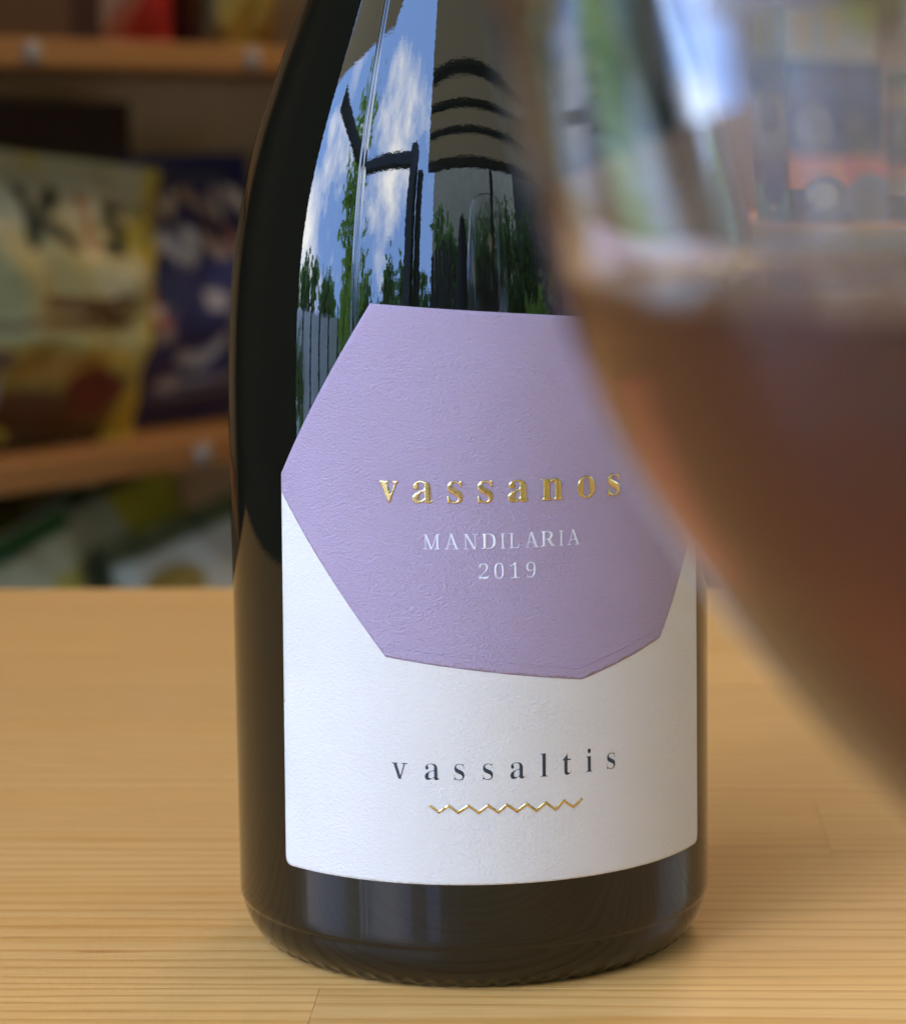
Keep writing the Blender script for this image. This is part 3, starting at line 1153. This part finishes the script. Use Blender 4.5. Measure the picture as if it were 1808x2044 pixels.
blue = painter(NAV, [
    ('g', 0, 0.6, 1, 1, (0.012, 0.014, 0.05), (0.024, 0.03, 0.12)), ('r', 0, 0.70, 1, 0.73, (0.01, 0.012, 0.03)),
    ('l', [(0.42, 0.93), (0.8, 0.9)], 0.015, (0.09, 0.11, 0.13)),
    ('l', [(0.12, 0.86), (0.14, 0.77)], 0.025, IVO), ('l', [(0.20, 0.85), (0.30, 0.78), (0.22, 0.76)], 0.026, IVO), ('l', [(0.36, 0.86), (0.38, 0.77), (0.45, 0.84)], 0.022, IVO),
    ('l', [(0.52, 0.85), (0.62, 0.77)], 0.03, (0.30, 0.21, 0.14)), ('l', [(0.70, 0.84), (0.70, 0.76)], 0.03, IVO), ('l', [(0.80, 0.84), (0.90, 0.77)], 0.03, IVO),
    ('l', [(0.20, 0.62), (0.28, 0.68), (0.36, 0.61)], 0.03, GRY), ('l', [(0.42, 0.69), (0.43, 0.60)], 0.04, (0.42, 0.43, 0.40)),
    ('l', [(0.52, 0.67), (0.62, 0.62)], 0.035, (0.42, 0.32, 0.26)), ('l', [(0.72, 0.67), (0.74, 0.60), (0.86, 0.62)], 0.035, (0.45, 0.22, 0.15)),
    ('e', 0.20, 0.47, 0.05, 0.03, (0.32, 0.05, 0.03)), ('e', 0.20, 0.415, 0.05, 0.025, (0.36, 0.30, 0.28)), ('e', 0.21, 0.37, 0.05, 0.02, (0.30, 0.05, 0.04)),
    ('e', 0.22, 0.325, 0.06, 0.03, (0.33, 0.28, 0.28)), ('e', 0.52, 0.44, 0.07, 0.045, (0.40, 0.40, 0.44)), ('l', [(0.62, 0.36), (0.70, 0.28)], 0.035, (0.28, 0.27, 0.32)),
    ('l', [(0.36, 0.24), (0.48, 0.22), (0.57, 0.29)], 0.028, GRY),
    ('r', 0.22, 0.135, 0.98, 0.165, (0.26, 0.26, 0.32)), ('r', 0.22, 0.085, 0.9, 0.11, (0.20, 0.20, 0.26)), ('e', 0.32, 0.15, 0.07, 0.03, (0.36, 0.35, 0.42))])
ZS = -0.0925
bag('snack_bag', 'cream and yellow snack bag with dark green letters on the middle shelf', 'snack bag', 0.225, 0.232, 0.10, kett, on_shelf(-0.095, 0.075, ZS + 0.002), SRZ, -4, 6.0,
    'snack bags on the shelves', taper=0.30, back=YEL, seed=1.3)
bag('snack_bag', 'navy blue snack bag standing beside the cream bag', 'snack bag', 0.23, 0.230, 0.085, blue, on_shelf(0.072, 0.105, ZS + 0.002), SRZ, -6, -1.0,
    'snack bags on the shelves', taper=-0.05, back=NAV, seed=4.7)
bag('snack_bag', 'second navy snack bag further along, behind the bottle', 'snack bag', 0.215, 0.226, 0.06, blue, on_shelf(0.33, 0.10, ZS + 0.002), SRZ, -6, 1.0,
    'snack bags on the shelves', taper=-0.05, back=NAV, seed=9.7)
olive = painter((0.36, 0.34, 0.12), [('g', 0, 0.7, 1, 1, (0.36, 0.36, 0.13), (0.48, 0.40, 0.06)), ('l', [(0.1, 0.82), (0.9, 0.9)], 0.02, G_DK)])
bag('snack_bag', 'olive and yellow snack bag leaning behind the cream bag', 'snack bag', 0.17, 0.262, 0.04, olive, on_shelf(-0.115, 0.128, ZS + 0.002), SRZ, -4, -5,
    'snack bags on the shelves', back=YEL, seed=2.2)
dkp = painter((0.030, 0.015, 0.008), [('r', 0.0, 0.86, 1, 1, (0.022, 0.010, 0.006))])
carton('dark_carton', 'dark brown carton at the back of the middle shelf', 'carton', 0.30, 0.05, 0.278, dkp, dkp, on_shelf(-0.165, 0.160, -0.094), SRZ, (0.03, 0.015, 0.008))
blk = painter((0.012, 0.014, 0.018), [])
bag('snack_bag', 'black snack bag half hidden behind the cream bag', 'snack bag', 0.10, 0.255, 0.03, blk, on_shelf(0.00, 0.155, ZS + 0.002), SRZ, -3, -14,
    'snack bags on the shelves', back=(0.01, 0.01, 0.014), seed=5.5)

# top shelf
ZT = 0.2275
brn = painter((0.085, 0.045, 0.022), [('r', 0.7, 0, 1, 1, (0.025, 0.008, 0.010))])
carton('brown_carton', 'brown and maroon carton on the top shelf', 'carton', 0.115, 0.07, 0.20, brn, brn, on_shelf(-0.112, 0.075, ZT), SRZ, (0.04, 0.02, 0.012))
red = painter((0.50, 0.42, 0.40), [('p', [(0.25, -0.01), (0.72, -0.01), (1.01, -0.01), (1.01, 1.01), (0.85, 1.01)], (0.36, 0.016, 0.018)),
                                   ('p', [(0.25, -0.01), (0.45, -0.01), (0.9, 0.8), (0.8, 0.9)], (0.42, 0.16, 0.13))])
bag('snack_bag', 'white and red striped bag on the top shelf', 'snack bag', 0.115, 0.20, 0.05, red, on_shelf(0.005, 0.07, ZT), SRZ, -3, 0,
    'bags on the top shelf', back=(0.4, 0.03, 0.03), seed=6.1)
drd = painter((0.12, 0.018, 0.012), [('r', 0, 0, 0.35, 1, (0.16, 0.07, 0.025))])
carton('red_carton', 'dark red carton beside the striped bag on the top shelf', 'carton', 0.055, 0.07, 0.20, drd, drd, on_shelf(0.082, 0.11, ZT), SRZ, (0.08, 0.015, 0.01))
yl = painter((0.10, 0.06, 0.015), [('e', 0.42, 0.2, 0.34, 0.2, (0.36, 0.27, 0.05)), ('p', [(0.7, 0), (0.9, 0), (1, 1), (0.85, 1)], (0.35, 0.2, 0.02)), ('r', 0, 0.4, 1, 1, (0.24, 0.2, 0.03))])
bag('snack_bag', 'yellow and olive bag at the end of the top shelf row', 'snack bag', 0.085, 0.19, 0.045, yl, on_shelf(0.145, 0.06, ZT), SRZ, -3, 3,
    'bags on the top shelf', back=(0.3, 0.22, 0.03), seed=7.7)

# lower shelf: bags slumped over one another
ZL = -0.4155
gr1 = painter((0.50, 0.54, 0.36), [('p', [(0, 0.93), (1, 0.93), (1, 1), (0, 1)], (0.02, 0.10, 0.035)), ('e', 0.25, 0.75, 0.2, 0.12, (0.60, 0.64, 0.56)),
                                   ('e', 0.8, 0.72, 0.2, 0.1, (0.46, 0.46, 0.10)), ('e', 0.5, 0.45, 0.3, 0.15, (0.06, 0.045, 0.02))])
gr2 = painter((0.46, 0.48, 0.34), [('p', [(0, 0.94), (1, 0.94), (1, 1), (0, 1)], (0.04, 0.06, 0.03)), ('p', [(0.55, 0.7), (1, 0.7), (1, 0.94), (0.5, 0.94)], (0.50, 0.46, 0.05)),
                                   ('e', 0.3, 0.74, 0.14, 0.08, (0.10, 0.13, 0.08)), ('r', 0.4, 0.6, 0.95, 0.66, (0.55, 0.57, 0.50))])
gr3 = painter((0.10, 0.075, 0.03), [('e', 0.6, 0.86, 0.2, 0.06, (0.38, 0.30, 0.04)), ('r', 0, 0.90, 1, 1, (0.03, 0.05, 0.02)), ('e', 0.2, 0.8, 0.12, 0.08, (0.3, 0.27, 0.12))])
bag('snack_bag', 'pale green bag with dark green top seal slumped on the lower shelf', 'snack bag', 0.19, 0.262, 0.06, gr1, on_shelf(-0.065, 0.035, ZL), SRZ, -8, -15,
    'slumped bags on the lower shelf', back=(0.2, 0.25, 0.1), seed=3.1)
bag('snack_bag', 'yellow and grey green bag slumped under the shelf edge', 'snack bag', 0.19, 0.295, 0.06, gr2, on_shelf(0.055, 0.075, ZL), SRZ, -8, -12,
    'slumped bags on the lower shelf', back=(0.25, 0.25, 0.1), seed=8.2)
gr4 = painter((0.52, 0.54, 0.44), [('r', 0, 0.93, 1, 1, (0.08, 0.11, 0.05)), ('e', 0.3, 0.8, 0.22, 0.07, (0.30, 0.22, 0.05)), ('l', [(0.1, 0.66), (0.9, 0.7)], 0.03, (0.10, 0.16, 0.08))])
bag('snack_bag', 'grey white bag with olive patch slumped beside the yellow bag', 'snack bag', 0.17, 0.255, 0.06, gr4, on_shelf(0.125, 0.03, ZL), SRZ, -8, -10,
    'slumped bags on the lower shelf', back=(0.2, 0.2, 0.1), seed=13.9)
bag('snack_bag', 'dark brown and green bag behind the slumped pale bags', 'snack bag', 0.22, 0.30, 0.06, gr3, on_shelf(-0.10, 0.13, ZL), SRZ, -6, -9,
    'slumped bags on the lower shelf', back=(0.05, 0.05, 0.02), seed=11.2)

# ------------------------------------------------------------------ counter behind on the right
cu = empty('display_counter', (0.30, 1.90, -0.90), R(-2))
tag(cu, 'pine display counter with cartons behind the wine glass', 'counter')
box('counter_top', -0.18, 0.75, -0.08, 0.40, 0.898, 0.928, M_SHELF, cu, 0.0015)
box('back_board', -0.18, 0.75, 0.402, 0.415, 0.0, 1.80, M_BACK_DARK, cu)
box('side_post', -0.18, -0.135, 0.02, 0.30, 0.930, 1.80, M_SHELF, cu, 0.0015)
box('front_panel', -0.17, 0.74, -0.06, -0.04, 0.0, 0.896, M_BACK_DARK, cu)
CB = (0.022, 0.022, 0.026)
TAN = (0.26, 0.20, 0.12)
side_p = painter(TAN, [('p', [(0, 0.62), (1, 0.55), (1, 1), (0, 1)], (0.15, 0.055, 0.025)), ('l', [(0, 0.78), (1, 0.70)], 0.03, (0.08, 0.03, 0.015)),
                       ('l', [(0, 0.92), (1, 0.84)], 0.03, (0.24, 0.10, 0.04)), ('e', 0.5, 0.42, 0.28, 0.2, (0.05, 0.05, 0.03))])
side_g = painter((0.12, 0.17, 0.07), [('p', [(0, 0.66), (1, 0.58), (1, 1), (0, 1)], (0.14, 0.05, 0.022)), ('l', [(0, 0.84), (1, 0.76)], 0.03, (0.08, 0.03, 0.015)),
                                      ('e', 0.55, 0.55, 0.3, 0.22, (0.045, 0.035, 0.02)), ('e', 0.5, 0.28, 0.08, 0.05, (0.4, 0.3, 0.12))])
fr_u = painter(CB, [('r', 0.08, 0.62, 0.9, 0.95, (0.05, 0.042, 0.045)), ('e', 0.30, 0.30, 0.20, 0.24, (0.16, 0.14, 0.07)), ('e', 0.72, 0.35, 0.12, 0.12, (0.10, 0.06, 0.055))])
fr_l = painter(CB, [('p', [(0, 0.62), (1, 0.62), (1, 1), (0, 1)], (0.62, 0.17, 0.02)), ('p', [(0.55, 0.5), (1, 0.62), (1, 0.96), (0.55, 0.96)], (0.52, 0.075, 0.05)),
                    ('e', 0.38, 0.48, 0.24, 0.34, (0.05, 0.05, 0.035)), ('e', 0.34, 0.50, 0.16, 0.22, (0.24, 0.24, 0.13)), ('e', 0.82, 0.40, 0.27, 0.45, (0.11, 0.12, 0.15)),
                    ('r', 0, 0, 0.25, 0.4, (0.03, 0.02, 0.014))])
ZC = 0.0285
carton('tea_carton', 'black carton with orange top band on the counter', 'carton', 0.13, 0.075, 0.090, fr_l, side_g, (0.281, 1.91, ZC), R(28), (0.03, 0.02, 0.015), 'cartons on the counter')
carton('tea_carton', 'black carton with olive disc stacked on the orange banded carton', 'carton', 0.125, 0.072, 0.085, fr_u, side_p, (0.279, 1.91, ZC + 0.0902), R(28), (0.03, 0.03, 0.03),
       'cartons on the counter')
kr = painter((0.05, 0.035, 0.03), [('r', 0, 0.72, 1, 1, (0.50, 0.12, 0.02)), ('r', 0.1, 0.55, 0.9, 0.8, (0.34, 0.17, 0.05)), ('e', 0.5, 0.3, 0.2, 0.15, (0.05, 0.05, 0.05))])
carton('tea_carton', 'dark brown carton with orange lid beside the stacked black cartons', 'carton', 0.10, 0.07, 0.085, kr, kr, (0.425, 1.96, ZC), R(20), (0.06, 0.04, 0.03), 'cartons on the counter')
dk2 = painter((0.06, 0.03, 0.02), [('r', 0, 0.55, 1, 0.8, (0.30, 0.10, 0.03)), ('e', 0.4, 0.3, 0.25, 0.2, (0.16, 0.12, 0.05))])
carton('tea_carton', 'brown banded carton stacked on the orange lidded carton', 'carton', 0.10, 0.07, 0.085, dk2, dk2, (0.425, 1.96, ZC + 0.0852), R(17), (0.05, 0.03, 0.02), 'cartons on the counter')
gd = painter((0.42, 0.30, 0.10), [('r', 0.1, 0.2, 0.3, 0.9, (0.50, 0.30, 0.04)), ('r', 0.45, 0.2, 0.6, 0.9, (0.50, 0.30, 0.05))])
carton('gold_carton', 'cream and gold carton on top of the stacked black cartons', 'carton', 0.115, 0.07, 0.05, gd, gd, (0.279, 1.91, ZC + 0.1754), R(26), (0.4, 0.34, 0.22), 'cartons on the counter')
